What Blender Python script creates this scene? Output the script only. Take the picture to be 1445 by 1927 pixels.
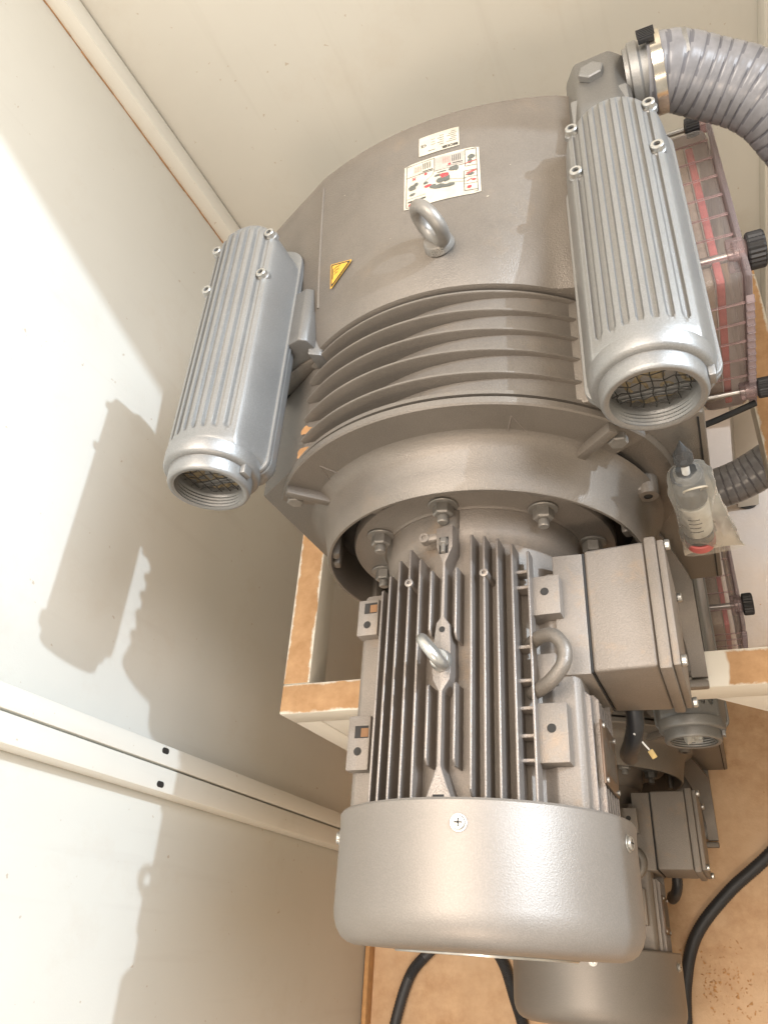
import bpy, bmesh, math, random
from mathutils import Vector, Matrix, noise as mnoise
random.seed(7)
for o in list(bpy.data.objects): bpy.data.objects.remove(o)
S = bpy.context.scene
COL = S.collection
PI = math.pi
R = math.radians
# ------------------------------------------------------------------ camera
OX, OZ = 0.2694, 2.065           # camera stands here; blower axis at x=0, floor at z=0
XA = Vector((0.91471443, -0.15596513, -0.37279001))
YA = Vector((0.06062803, -0.8591082, 0.50819026))
ZA = Vector((-0.39952692, -0.48745049, -0.77638281))
right = Vector((XA[0], YA[0], ZA[0])); down = Vector((XA[1], YA[1], ZA[1])); fwd = Vector((XA[2], YA[2], ZA[2]))
cd = bpy.data.cameras.new('camera'); cam = bpy.data.objects.new('camera', cd); COL.objects.link(cam)
m = Matrix.Identity(4)
for i in range(3):
    m[i][0] = right[i]; m[i][1] = -down[i]; m[i][2] = -fwd[i]
m[0][3], m[1][3], m[2][3] = OX, 0.0, OZ
cam.matrix_world = m
cd.sensor_fit = 'VERTICAL'; cd.sensor_height = 24; cd.lens = 24 * 1404.0 / 1927
cd.clip_start = 0.05; cd.clip_end = 60
S.camera = cam
# ------------------------------------------------------------------ world and lamps
w = bpy.data.worlds.new('World'); S.world = w; w.use_nodes = True
bg = w.node_tree.nodes['Background']; bg.inputs[0].default_value = (1.0, 0.94, 0.84, 1); bg.inputs[1].default_value = 0.47
def area_lamp(name, loc, target, power, size, color, spread=180):
    l = bpy.data.lights.new(name, 'AREA'); l.shape = 'DISK'; l.size = size; l.energy = power; l.color = color
    l.spread = R(spread)
    o = bpy.data.objects.new(name, l); COL.objects.link(o); o.location = loc
    o.rotation_euler = (Vector(target) - Vector(loc)).to_track_quat('-Z', 'Y').to_euler()
    return o
SD = Vector((1.0, 0.21, 0.59)).normalized()
tgt = Vector((-0.3, 0.5, 1.3))
area_lamp('daylight_lamp', (2.8 + OX, 1.2, 1.26 + OZ), (-.5, .4, 1.2), 112, 0.06, (0.68, 0.83, 1.0))
area_lamp('soft_daylight_lamp', (3.0, 0.7, 4.0), (0, .6, 1.3), 120, 2.0, (0.82, 0.90, 1.0))
area_lamp('ceiling_lamp', (-0.3, 0.0, 4.6), (-.3, 0.4, 1.2), 120, 2.2, (1.0, 0.88, 0.76))
area_lamp('room_lamp', (0.1, -1.7, 2.45), (-0.1, 0.8, 1.2), 14, 0.5, (1.0, 0.80, 0.62))
S.view_settings.view_transform = 'Standard'; S.view_settings.look = 'None'
S.view_settings.exposure = 0.3; S.view_settings.gamma = 1.0
S.render.engine = 'CYCLES'
S.cycles.max_bounces = 10; S.cycles.transparent_max_bounces = 24

# ------------------------------------------------------------------ materials
def nmat(name):
    mt = bpy.data.materials.new(name); mt.use_nodes = True
    nt = mt.node_tree; b = nt.nodes['Principled BSDF']
    return mt, nt, b
def N(nt, t, **k):
    n = nt.nodes.new(t)
    for a, v in k.items():
        if a.startswith('i_'): n.inputs[a[2:]].default_value = v
        else: setattr(n, a, v)
    return n
def tex(nt, scale, detail=3, rough=.5, coord='Object'):
    c = N(nt, 'ShaderNodeTexCoord'); n = N(nt, 'ShaderNodeTexNoise')
    n.inputs['Scale'].default_value = scale; n.inputs['Detail'].default_value = detail; n.inputs['Roughness'].default_value = rough
    nt.links.new(c.outputs[coord], n.inputs['Vector']); return n
def ramp(nt, src, p0, p1, c0=(0, 0, 0, 1), c1=(1, 1, 1, 1)):
    r = N(nt, 'ShaderNodeValToRGB'); r.color_ramp.elements[0].position = p0; r.color_ramp.elements[1].position = p1
    r.color_ramp.elements[0].color = c0; r.color_ramp.elements[1].color = c1
    nt.links.new(src, r.inputs[0]); return r
def mixc(nt, fac, a, b):
    x = N(nt, 'ShaderNodeMix', data_type='RGBA')
    if isinstance(fac, (int, float)): x.inputs[0].default_value = fac
    else: nt.links.new(fac, x.inputs[0])
    for i, v in ((6, a), (7, b)):
        if isinstance(v, tuple): x.inputs[i].default_value = v
        else: nt.links.new(v, x.inputs[i])
    return x.outputs[2]
def mth(nt, op, a, b=None, clamp=False):
    x = N(nt, 'ShaderNodeMath', operation=op, use_clamp=clamp)
    for i, v in ((0, a), (1, b)):
        if v is None: continue
        if isinstance(v, (int, float)): x.inputs[i].default_value = v
        else: nt.links.new(v, x.inputs[i])
    return x.outputs[0]
def bump(nt, b, h, strength, dist):
    n = N(nt, 'ShaderNodeBump'); n.inputs['Strength'].default_value = strength; n.inputs['Distance'].default_value = dist
    nt.links.new(h, n.inputs['Height']); nt.links.new(n.outputs[0], b.inputs['Normal']); return n
def paint(name, col, metallic=.4, rough=.42, grain=560, bs=.75, bd=.0007, dust=0.0, var=.12, dustcol=(.42, .23, .10, 1)):
    mt, nt, b = nmat(name)
    g = tex(nt, grain, 2, .6); v = tex(nt, 9, 5, .65)
    hi = tuple(min(1, c * (1 + var)) for c in col) + (1,); lo = tuple(c * (1 - var) for c in col) + (1,)
    rr = ramp(nt, v.outputs[0], .3, .7); c = mixc(nt, rr.outputs[0], lo, hi)
    sp = ramp(nt, g.outputs[0], .42, .66); c = mixc(nt, mth(nt, 'MULTIPLY', sp.outputs[0], .2), c, tuple(min(1, k * 1.6) for k in col) + (1,))
    if dust > 0:
        geo = N(nt, 'ShaderNodeNewGeometry'); sx = N(nt, 'ShaderNodeSeparateXYZ'); nt.links.new(geo.outputs['Normal'], sx.inputs[0])
        up = ramp(nt, sx.outputs[2], .35, .95); d = tex(nt, 16, 6, .7); dr = ramp(nt, d.outputs[0], .58 - .1 * dust, .72)
        f = mth(nt, 'MULTIPLY', mth(nt, 'MULTIPLY', up.outputs[0], dr.outputs[0]), dust, True)
        c = mixc(nt, f, c, dustcol)
    nt.links.new(c, b.inputs['Base Color'])
    b.inputs['Metallic'].default_value = metallic
    rv = mth(nt, 'ADD', mth(nt, 'MULTIPLY', v.outputs[0], .16), rough - .08); nt.links.new(rv, b.inputs['Roughness'])
    bump(nt, b, g.outputs[0], bs, bd)
    return mt
def plain(name, col, rough=.5, metallic=0, **k):
    mt, nt, b = nmat(name); v = tex(nt, 60, 4, .6)
    c = mixc(nt, ramp(nt, v.outputs[0], .3, .7).outputs[0], tuple(x * .85 for x in col) + (1,), tuple(min(1, x * 1.12) for x in col) + (1,))
    nt.links.new(c, b.inputs['Base Color'])
    b.inputs['Roughness'].default_value = rough; b.inputs['Metallic'].default_value = metallic
    for a, q in k.items(): b.inputs[a].default_value = q
    return mt
M = {}
M['body'] = paint('grey_hammered_paint', (.168, .146, .123), .35, .42, dust=.14, dustcol=(.34, .24, .15, 1))
M['motor'] = paint('motor_grey_paint', (.205, .176, .149), .3, .50, dust=.35, dustcol=(.36, .23, .12, 1))
M['fin'] = paint('fin_grey_paint', (.240, .208, .182), .45, .38, dust=.2)
M['cover'] = paint('fan_cover_paint', (.225, .200, .175), .45, .46, 620, .45, .0005, var=.05)
M['silver'] = paint('silver_cast_paint', (.25, .245, .235), .55, .40, 620, .6, .0005, var=.05)
M['elbow'] = paint('elbow_paint', (.165, .157, .145), .45, .4)
M['steel'] = plain('zinc_steel', (.42, .41, .39), .32, .85)
M['bolt'] = plain('painted_bolt', (.26, .24, .215), .42, .45)
M['screw'] = plain('bright_screw', (.50, .49, .46), .32, .8)
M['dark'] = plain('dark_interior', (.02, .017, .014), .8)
M['black'] = plain('black_plastic', (.022, .022, .024), .45)
M['gap'] = plain('gasket_black', (.015, .015, .015), .7)
def wallmat(name, col, rough=.38, v=.03):
    mt, nt, b = nmat(name); a = tex(nt, 2.2, 4, .55)
    c = mixc(nt, ramp(nt, a.outputs[0], .3, .7).outputs[0], tuple(x * (1 - v) for x in col) + (1,), tuple(x * (1 + v) for x in col) + (1,))
    d = tex(nt, 7, 6, .7); dm = mth(nt, 'MULTIPLY', ramp(nt, d.outputs[0], .55, .8).outputs[0], .18)
    c = mixc(nt, dm, c, (.50, .38, .25, 1))
    nt.links.new(c, b.inputs['Base Color']); b.inputs['Roughness'].default_value = rough
    tc = N(nt, 'ShaderNodeTexCoord'); mp = N(nt, 'ShaderNodeMapping'); mp.inputs['Scale'].default_value = (30, 30, 2.2); mp.inputs['Rotation'].default_value = (.25, .1, 0)
    nt.links.new(tc.outputs['Object'], mp.inputs[0]); sc = N(nt, 'ShaderNodeTexNoise'); sc.inputs['Scale'].default_value = 1.0; sc.inputs['Detail'].default_value = 6; nt.links.new(mp.outputs[0], sc.inputs['Vector'])
    sm = mth(nt, 'MULTIPLY', ramp(nt, sc.outputs[0], .60, .72).outputs[0], .10); c = mixc(nt, sm, c, (.45, .40, .34, 1)); nt.links.new(c, b.inputs['Base Color'])
    sp = tex(nt, 75, 2, .5); sd = mth(nt, 'MULTIPLY', ramp(nt, sp.outputs[0], .74, .78).outputs[0], .5); c = mixc(nt, sd, c, (.40, .27, .15, 1)); nt.links.new(c, b.inputs['Base Color'])
    nt.links.new(mth(nt, 'ADD', mth(nt, 'MULTIPLY', d.outputs[0], .3), rough - .14), b.inputs['Roughness'])
    g = tex(nt, 260, 3, .6); w2 = tex(nt, 3.5, 2, .5)
    hh = mth(nt, 'ADD', mth(nt, 'MULTIPLY', g.outputs[0], .05), mth(nt, 'MULTIPLY', w2.outputs[0], 1.0)); bump(nt, b, hh, .25, .012)
    return mt
M['wall'] = wallmat('cream_powder_coat', (.68, .655, .585))
M['wall2'] = wallmat('cream_powder_coat_door', (.68, .66, .59))
M['post'] = wallmat('cream_post_coat', (.72, .69, .61), .35)
def beammat(name, axis, half, clean_from=None):
    """cream tube with a layer of orange brown dust lying on its top face"""
    mt, nt, b = nmat(name); tc = N(nt, 'ShaderNodeTexCoord'); sx = N(nt, 'ShaderNodeSeparateXYZ'); nt.links.new(tc.outputs['Object'], sx.inputs[0])
    geo = N(nt, 'ShaderNodeNewGeometry'); sn = N(nt, 'ShaderNodeSeparateXYZ'); nt.links.new(geo.outputs['Normal'], sn.inputs[0])
    e = mth(nt, 'SUBTRACT', half, mth(nt, 'ABSOLUTE', sx.outputs[axis]))
    n = tex(nt, 55, 6, .75); n2 = tex(nt, 9, 3, .6)
    t = mth(nt, 'ADD', e, mth(nt, 'MULTIPLY', mth(nt, 'SUBTRACT', n.outputs[0], .5), .016))
    t = mth(nt, 'ADD', t, mth(nt, 'MULTIPLY', mth(nt, 'SUBTRACT', n2.outputs[0], .5), .02))
    if clean_from is not None:
        k = mth(nt, 'SUBTRACT', mth(nt, 'ABSOLUTE', mth(nt, 'SUBTRACT', sx.outputs[0], clean_from[0])), clean_from[1])
        k = mth(nt, 'ADD', k, mth(nt, 'MULTIPLY', mth(nt, 'SUBTRACT', n2.outputs[0], .5), .05))
        t = mth(nt, 'MINIMUM', t, mth(nt, 'MULTIPLY', k, 1.0))
    f = ramp(nt, mth(nt, 'MULTIPLY', t, 20), .02, .10)
    f2 = mth(nt, 'MULTIPLY', f.outputs[0], mth(nt, 'GREATER_THAN', sn.outputs[2], .9))
    dn = tex(nt, 25, 6, .7)
    dc = mixc(nt, ramp(nt, dn.outputs[0], .3, .7).outputs[0], (.38, .215, .10, 1), (.54, .335, .18, 1))
    c = mixc(nt, f2, (.70, .655, .565, 1), dc)
    nt.links.new(c, b.inputs['Base Color'])
    nt.links.new(mth(nt, 'ADD', mth(nt, 'MULTIPLY', f2, .5), .4), b.inputs['Roughness'])
    hh = mth(nt, 'ADD', mth(nt, 'MULTIPLY', f2, .6), mth(nt, 'MULTIPLY', dn.outputs[0], .5))
    bump(nt, b, hh, .5, .0012)
    return mt
M['beam_x'] = beammat('dusty_beam_front', 1, .028, (.22, .072)); M['beam_y'] = beammat('dusty_beam_side', 0, .028); M['leg'] = wallmat('cream_leg', (.70, .66, .58))
def floormat():
    mt, nt, b = nmat('dusty_floor'); tc = N(nt, 'ShaderNodeTexCoord'); sx = N(nt, 'ShaderNodeSeparateXYZ'); nt.links.new(tc.outputs['Object'], sx.inputs[0])
    n = tex(nt, 3.0, 6, .62); n2 = tex(nt, 26, 6, .7)
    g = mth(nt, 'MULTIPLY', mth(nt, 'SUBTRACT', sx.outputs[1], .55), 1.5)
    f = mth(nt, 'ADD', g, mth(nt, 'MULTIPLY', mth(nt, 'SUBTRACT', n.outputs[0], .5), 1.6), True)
    dust = mixc(nt, ramp(nt, n2.outputs[0], .35, .68).outputs[0], (.44, .25, .12, 1), (.60, .385, .215, 1))
    dust = mixc(nt, ramp(nt, n.outputs[0], .35, .65).outputs[0], dust, (.60, .41, .25, 1))
    c = mixc(nt, f, dust, (.50, .405, .33, 1))  # beige floor paint towards the back, lightened to stand in for daylight
    nt.links.new(c, b.inputs['Base Color']); b.inputs['Roughness'].default_value = .62
    h = mth(nt, 'ADD', n2.outputs[0], mth(nt, 'MULTIPLY', n.outputs[0], 1.5)); bump(nt, b, h, .5, .004)
    return mt
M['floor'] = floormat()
M['dust3'] = plain('dark_rusty_dust', (.20, .105, .05), .9)
M['dust2'] = plain('brown_dust', (.40, .215, .095), .9)
M['dust'] = plain('orange_dust', (.50, .27, .11), .9)
def clear(name, col, rough=.06, alpha=.25):
    mt, nt, b = nmat(name); b.inputs['Base Color'].default_value = col; b.inputs['Roughness'].default_value = rough
    b.inputs['IOR'].default_value = 1.45
    tr = N(nt, 'ShaderNodeBsdfTransparent'); tr.inputs[0].default_value = tuple(.55 + .45 * x for x in col[:3]) + (1,)
    fr = N(nt, 'ShaderNodeFresnel'); fr.inputs[0].default_value = 1.5
    f = mth(nt, 'ADD', fr.outputs[0], alpha, True)
    mx = N(nt, 'ShaderNodeMixShader'); nt.links.new(f, mx.inputs[0]); nt.links.new(tr.outputs[0], mx.inputs[1]); nt.links.new(b.outputs[0], mx.inputs[2])
    nt.links.new(mx.outputs[0], nt.nodes['Material Output'].inputs[0])
    g = tex(nt, 25, 3); bump(nt, b, g.outputs[0], .3, .003)
    return mt
M['clear'] = clear('clear_tinted_plastic', (.93, .87, .86, 1), .05, .08)
M['clear_edge'] = clear('clear_edge_plastic', (.66, .57, .59, 1), .1, .22)
M['clear_rib'] = clear('clear_rib_plastic', (.78, .64, .64, 1), .08, .12)
M['bag'] = clear('clear_bag_film', (.88, .85, .78, 1), .16, .09)
M['bag2'] = clear('crumpled_bag_film', (.80, .78, .72, 1), .25, .45)
M['red'] = plain('red_gasket', (.50, .12, .11), .5)
M['cartridge'] = paint('brown_filter_fabric', (.42, .35, .27), 0, .8, 300, .8, .001, var=.3)
M['capgrey'] = plain('dark_grey_cap', (.09, .09, .088), .4)
M['smoke'] = clear('smoked_plastic', (.12, .12, .12, 1), .08, .45)
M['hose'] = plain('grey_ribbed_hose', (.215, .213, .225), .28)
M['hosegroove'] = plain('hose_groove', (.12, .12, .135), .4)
M['cable'] = paint('black_ribbed_conduit', (.03, .03, .032), 0, .5, 400, .6, .0008)
M['brass'] = plain('shiny_clamp_band', (.72, .66, .56), .16, .95)
M['yellow'] = plain('warning_yellow', (.62, .34, .04), .45)
M['tagyellow'] = plain('dull_yellow_tag', (.48, .34, .13), .6)
M['print'] = plain('black_print', (.03, .028, .025), .5)
M['printgrey'] = plain('grey_print', (.10, .10, .085), .5)
M['printred'] = plain('red_print', (.48, .045, .05), .5)
M['pink'] = plain('pink_print', (.48, .22, .18), .5)
M['paper'] = plain('sticker_paper', (.47, .42, .335), .45)
M['papergrey'] = plain('sticker_grey', (.34, .30, .255), .45)
M['white'] = plain('white_label', (.75, .74, .70), .5)
M['foam'] = paint('dirty_screen_foam', (.24, .19, .115), 0, .85, 90, 1.0, .004, var=.6)
M['nameplate'] = plain('brown_nameplate', (.11, .07, .045), .35, .4)

# ------------------------------------------------------------------ mesh helpers
class G:
    def __init__(s): s.bm = bmesh.new(); s.mi = 0
    def poly(s, vs, fs):
        b = [s.bm.verts.new(v) for v in vs]; out = []
        for f in fs:
            try:
                q = s.bm.faces.new([b[i] for i in f]); q.material_index = s.mi; out.append(q)
            except ValueError: pass
        return b, out
    def merge(s, t, mat=None):
        if mat is not None: t.transform(mat)
        me = bpy.data.meshes.new('t'); t.to_mesh(me); t.free()
        for p in me.polygons: p.material_index = s.mi
        s.bm.from_mesh(me); bpy.data.meshes.remove(me)
    def box(s, x0, x1, y0, y1, z0, z1, bev=0, seg=2, mat=None):
        t = bmesh.new(); bmesh.ops.create_cube(t, size=1)
        bmesh.ops.scale(t, vec=(x1 - x0, y1 - y0, z1 - z0), verts=t.verts)
        bmesh.ops.translate(t, vec=((x0 + x1) / 2, (y0 + y1) / 2, (z0 + z1) / 2), verts=t.verts)
        if bev: bmesh.ops.bevel(t, geom=list(t.edges), offset=bev, segments=seg, affect='EDGES', profile=.5)
        s.merge(t, mat); return s
    def prism(s, pts, axis, a0, a1, bev=0, seg=2):
        """pts 2D polygon; axis the extrusion axis: 'x' pts=(y,z); 'y' pts=(x,z); 'z' pts=(x,y)"""
        def P(p, a): return {'x': (a, p[0], p[1]), 'y': (p[0], a, p[1]), 'z': (p[0], p[1], a)}[axis]
        t = bmesh.new(); n = len(pts)
        v0 = [t.verts.new(P(p, a0)) for p in pts]; v1 = [t.verts.new(P(p, a1)) for p in pts]
        t.faces.new(v0); t.faces.new(list(reversed(v1)))
        for i in range(n):
            j = (i + 1) % n; t.faces.new((v0[j], v0[i], v1[i], v1[j]))
        bmesh.ops.recalc_face_normals(t, faces=t.faces)
        if bev:
            es = [e for e in t.edges if e.calc_face_angle(0) > R(25)]
            bmesh.ops.bevel(t, geom=es, offset=bev, segments=seg, affect='EDGES', profile=.5)
        s.merge(t); return s
    def lathe(s, prof, c, axis='y', n=64, a0=0, a1=360, closed=False):
        """prof list of (along, radius); c centre of the other two coords; angle measured from +z towards +x (axis y)"""
        full = abs(a1 - a0) >= 360; k = n if full else n + 1
        vs = []
        for i in range(k):
            a = R(a0 + (a1 - a0) * i / n); sa, ca = math.sin(a), math.cos(a)
            for (y, r) in prof:
                if axis == 'y': vs.append((c[0] + r * sa, y, c[1] + r * ca))
                elif axis == 'x': vs.append((y, c[0] + r * sa, c[1] + r * ca))
                else: vs.append((c[0] + r * sa, c[1] + r * ca, y))
        p = len(prof); fs = []
        for i in range(n):
            j = (i + 1) % k
            for q in range(p if closed else p - 1):
                q2 = (q + 1) % p
                fs.append((i * p + q, i * p + q2, j * p + q2, j * p + q))
        b, _ = s.poly(vs, fs)
        if closed and not full:
            for e in (0, n):
                try: s.bm.faces.new([b[e * p + q] for q in range(p)]).material_index = s.mi
                except ValueError: pass
        return s
    def tube(s, path, r, n=14, cap=True, prof=None):
        path = [Vector(p) for p in path]; m_ = len(path); vs = []
        T = [(path[min(i + 1, m_ - 1)] - path[max(i - 1, 0)]).normalized() for i in range(m_)]
        up = Vector((0, 0, 1)) if abs(T[0].z) < .9 else Vector((1, 0, 0))
        u = (up - T[0] * up.dot(T[0])).normalized()
        for i in range(m_):
            u = (u - T[i] * u.dot(T[i])).normalized(); v = T[i].cross(u)
            rr = r[i] if isinstance(r, (list, tuple)) else r
            for k in range(n):
                a = 2 * PI * k / n; q = rr * (prof(i, k) if prof else 1)
                vs.append(path[i] + u * math.cos(a) * q + v * math.sin(a) * q)
        fs = [(i * n + k, i * n + (k + 1) % n, (i + 1) * n + (k + 1) % n, (i + 1) * n + k) for i in range(m_ - 1) for k in range(n)]
        if cap: fs += [tuple(range(n)), tuple(range((m_ - 1) * n, m_ * n))[::-1]]
        s.poly(vs, fs); return s
    def cyl(s, p0, p1, r, n=20, r1=None):
        p0, p1 = Vector(p0), Vector(p1); r1 = r if r1 is None else r1
        d = (p1 - p0); t = d.normalized(); up = Vector((0, 0, 1)) if abs(t.z) < .9 else Vector((1, 0, 0))
        u = (up - t * up.dot(t)).normalized(); v = t.cross(u); vs = []
        c = min(.0012, r * .18, d.length * .3)
        rings = [(0, r - c), (c, r), (d.length - c, r1), (d.length, r1 - c)]
        for (a, q) in rings:
            for k in range(n):
                g = 2 * PI * k / n; vs.append(p0 + t * a + (u * math.cos(g) + v * math.sin(g)) * q)
        fs = [(i * n + k, i * n + (k + 1) % n, (i + 1) * n + (k + 1) % n, (i + 1) * n + k) for i in range(3) for k in range(n)]
        fs += [tuple(range(n))[::-1], tuple(range(3 * n, 4 * n))]
        s.poly(vs, fs); return s
    def torus(s, c, d1, d2, R_, r, n=40, m_=14, squash=1):
        c, d1, d2 = Vector(c), Vector(d1).normalized(), Vector(d2).normalized(); nn = d1.cross(d2).normalized(); vs = []
        for i in range(n):
            a = 2 * PI * i / n; e = d1 * math.cos(a) + d2 * math.sin(a)
            for k in range(m_):
                b = 2 * PI * k / m_; vs.append(c + e * (R_ + r * math.cos(b)) + nn * r * math.sin(b) * squash)
        fs = [(i * m_ + k, i * m_ + (k + 1) % m_, ((i + 1) % n) * m_ + (k + 1) % m_, ((i + 1) % n) * m_ + k) for i in range(n) for k in range(m_)]
        s.poly(vs, fs); return s
    def build(s, name, mat, parent=None, loc=(0, 0, 0), smooth=35, label=None):
        bm = s.bm; bmesh.ops.recalc_face_normals(bm, faces=bm.faces)
        me = bpy.data.meshes.new(name); bm.to_mesh(me); bm.free()
        o = bpy.data.objects.new(name, me); COL.objects.link(o)
        for x in (mat if isinstance(mat, (list, tuple)) else [mat]): me.materials.append(x)
        for p in me.polygons: p.use_smooth = smooth > 0
        if smooth > 0: me.set_sharp_from_angle(angle=R(smooth))
        o.parent = parent; o.location = loc
        if label: o['label'] = label
        return o
def thing(name, label, cat, loc, group=None):
    o = bpy.data.objects.new(name, None); COL.objects.link(o); o.location = loc; o.empty_display_size = .1
    o['label'] = label; o['category'] = cat
    if group: o['group'] = group
    return o
def tag(o, label, cat, group=None, kind=None):
    if kind: o['kind'] = kind
    if label: o['label'] = label
    if cat: o['category'] = cat
    if group: o['group'] = group
    return o
def bez(pts, n=12):
    """Catmull-Rom through pts"""
    P = [Vector(p) for p in pts]; P = [P[0] * 2 - P[1]] + P + [P[-1] * 2 - P[-2]]; out = []
    for i in range(1, len(P) - 2):
        for k in range(n):
            t = k / n; a, b, c, d = P[i - 1:i + 3]
            out.append(.5 * ((2 * b) + (c - a) * t + (2 * a - 5 * b + 4 * c - d) * t * t + (3 * b - a - 3 * c + d) * t ** 3))
    out.append(P[-2]); return out
def A(x, y, z): return Vector((x + OX, y, z + OZ))          # from eye-relative measures to the world

# ------------------------------------------------------------------ setting
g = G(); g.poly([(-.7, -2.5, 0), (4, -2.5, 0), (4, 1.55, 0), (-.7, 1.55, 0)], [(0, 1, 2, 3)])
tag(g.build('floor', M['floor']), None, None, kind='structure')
XW = -.94
FZ = 0.0
lw = thing('wall', 'cream sheet metal side wall on the left, split by a folded upright post', 'wall', A(XW, .6, -OZ))
def at(o): return tuple(-Vector(o.location))
def P_(parent, gg, name, mat, **k):
    return gg.build(name, mat, parent, at(parent), **k)
y = lambda v: v
g = G(); g.box(XW + OX - .03, XW + OX, .297, 1.475, .0, 2.9, .001); P_(lw, g, 'upper_panel', M['wall'])
g = G(); g.box(XW + OX - .032, XW + OX - .0015, -2.2, .297, .0, 2.9, .001); P_(lw, g, 'lower_panel', M['wall2'])
pw = .055
g = G(); g.box(XW + OX, XW + OX + pw - .012, .2565, .290, .0, 2.9, .003); P_(lw, g, 'post_flange', M['post'])
g = G(); g.box(XW + OX, XW + OX + pw - .012, .2135, .2535, .0, 2.9, .003); P_(lw, g, 'post_flange', M['post'])
g = G(); g.box(XW + OX, XW + OX + .036, 1.475, 1.520, .0, 2.9, .001); P_(lw, g, 'corner_post', M['post'])
g = G(); 
for i in range(60):
    z = 2.0 - i * .03; g.box(XW + OX + .0002, XW + OX + .0008 + random.random() * .001, 1.4722 - random.random() * .003, 1.4752, z - .031, z, .0004)
P_(lw, g, 'dust_line', M['dust2'])
def slot(yc, zc, x):
    gg = G(); gg.prism([(yc + (.005 + 0) * math.cos(a), zc + (.004 if math.sin(a) > 0 else -.004) + .005 * math.sin(a)) for a in [R(15 * k) for k in range(24)]], 'x', x - .002, x + .0008)
    P_(lw, gg, 'slot_hole', M['dark'])
def on_x(u, v, x):      # measured point on a plane of constant x
    rr = XA * 0
    d = Vector((u - 722.5, v - 963.5, 1404.0)); q = Vector((XA.dot(d), YA.dot(d), ZA.dot(d))); return A(*(q * (x / q.x)))
for (u, v) in ((312, 1413), (302, 1476)):
    q = on_x(u, v, XW + pw - .012); slot(q.y, q.z, q.x)
g = G(); g.box(XW + OX, XW + OX + .012, -2.2, .2, .0, .035, .002); P_(lw, g, 'skirting', M['dust'])

bw = thing('wall', 'cream sheet metal back wall behind the blowers', 'wall', A(-.3, 1.53, -OZ))
g = G(); g.box(XW + OX - .03, 4.0, 1.525, 1.56, 0, 3.15, .001); P_(bw, g, 'back_panel', M['wall'])
g = G(); g.box(.258 + OX, .40 + OX, 1.46, 1.524, 0, 2.9, .004); P_(bw, g, 'corner_post', M['post'])
g = G(); g.prism([(-1.6, 0), (.80, 0), (.80, .5), (1.42, .5), (1.42, 0), (1.5235, 0), (1.5235, OZ + 1.0), (1.42, OZ + 1.0), (.932, OZ - .40), (-1.6, OZ - .52)], 'x', .45 + OX, .47 + OX, .002); P_(bw, g, 'light_blocker_panel', M['wall'])  # unseen panel added to block daylight; slanted edge and notch shape the light


# ------------------------------------------------------------------ frame
FX0, FX1, FY0, FY1, FT = -.743, .187, .364, 1.21, -1.165
fr = thing('steel_frame', 'cream square tube stand with orange dust on top, carrying the upper blower', 'frame', A(-.278, .787, -OZ))
def beam(x0, x1, y0, y1, mat, h=.06):
    g = G(); cx, cy = (x0 + x1) / 2, (y0 + y1) / 2
    g.box(x0 - cx, x1 - cx, y0 - cy, y1 - cy, -h, 0, .003)
    o = g.build('beam', mat, fr); o.location = A(cx, cy, FT) - fr.location; return o
beam(FX0, FX1, FY0, FY0 + .056, M['beam_x'])
beam(FX0, FX1, FY1 - .056, FY1, M['beam_x'])
beam(FX0, FX0 + .056, FY0 + .0562, FY1 - .0562, M['beam_y'])
beam(FX1 - .056, FX1, FY0 + .0562, FY1 - .0562, M['beam_y'])
for lx in (FX0, FX1 - .056):
    for ly in (FY0, FY1 - .056):
        g = G(); g.box(-.028, .028, -.028, .028, .012, OZ + FT - .0605, .004)
        o = g.build('leg', M['leg'], fr); o.location = A(lx + .028, ly + .028, -OZ) - fr.location
        g = G(); g.cyl((0, 0, 0), (0, 0, .014), .03, 20)
        o2 = g.build('foot_pad', M['black'], o)

for sgn, xc in ((1, FX0 + .0565), (-1, FX1 - .0565)):
    g = G(); g.prism([(0, 0), (.14 * sgn, 0), (.005 * sgn, -.16), (0, -.165)], 'y', -.003, .003, .001)
    o = g.build('gusset', M['leg'], fr); o.location = A(xc, FY0 + .005, FT - .0605) - fr.location
# ------------------------------------------------------------------ the blower, in its own frame: x and z from the motor axis, y along it
AXZ = -.8857 + OZ                                       # axis height above the floor
bl = thing('side_channel_blower', 'upper large grey blower with silver silencers, motor facing forward, standing on the cream frame', 'blower', (0, .7, FT + OZ), 'two stacked blowers')
OFF = (0, -.7, AXZ - (FT + OZ))
def part(gg, name, mat, parent=None, label=None, smooth=35):
    if parent is None: return gg.build(name, mat, bl, OFF, smooth, label)
    return gg.build(name, mat, parent, (0, 0, 0), smooth, label)
# hood ------------------------------------------------
def back_z(x):
    if x < -.156: return .235 + (x + .27) / .114 * .056
    if x > .195: return .291 - (x - .195) / .11 * .055
    d = (x - .02) / .176; return .3205 - .0295 * d * d
def front_z(x):
    c = math.sqrt(max(0, .284 ** 2 - x * x))
    xs = x if x < 0 else -x * .9
    return max(c, .195 + .30 * (xs + .27))
def hood_z(x, yy):
    s_ = min(1, max(0, (yy - .70) / .30)); s_ = s_ ** .6
    return front_z(x) * (1 - s_) + back_z(x) * s_
xs = sorted(set([-.27 + .575 * i / 64 for i in range(65)] + [-.156, .195])); ys = [.70, .702, .72, .75, .79, .83, .87, .91, .95, .985, .988, .998, 1.0]
g = G(); vs = []; fs = []
for yi, yy in enumerate(ys):
    row = []
    lip = .0009 if yy > .986 else 0
    edge = .004 if yi in (0, len(ys) - 1) else 0
    vs.append((-.27 - lip + edge * .5, yy, -.278))
    for x in xs: vs.append((x + (-lip if x < -.2 else lip if x > .25 else 0), yy, hood_z(x, yy) + lip - edge))
    vs.append((.305 + lip - edge * .5, yy, -.278))
k = len(xs) + 2
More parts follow.
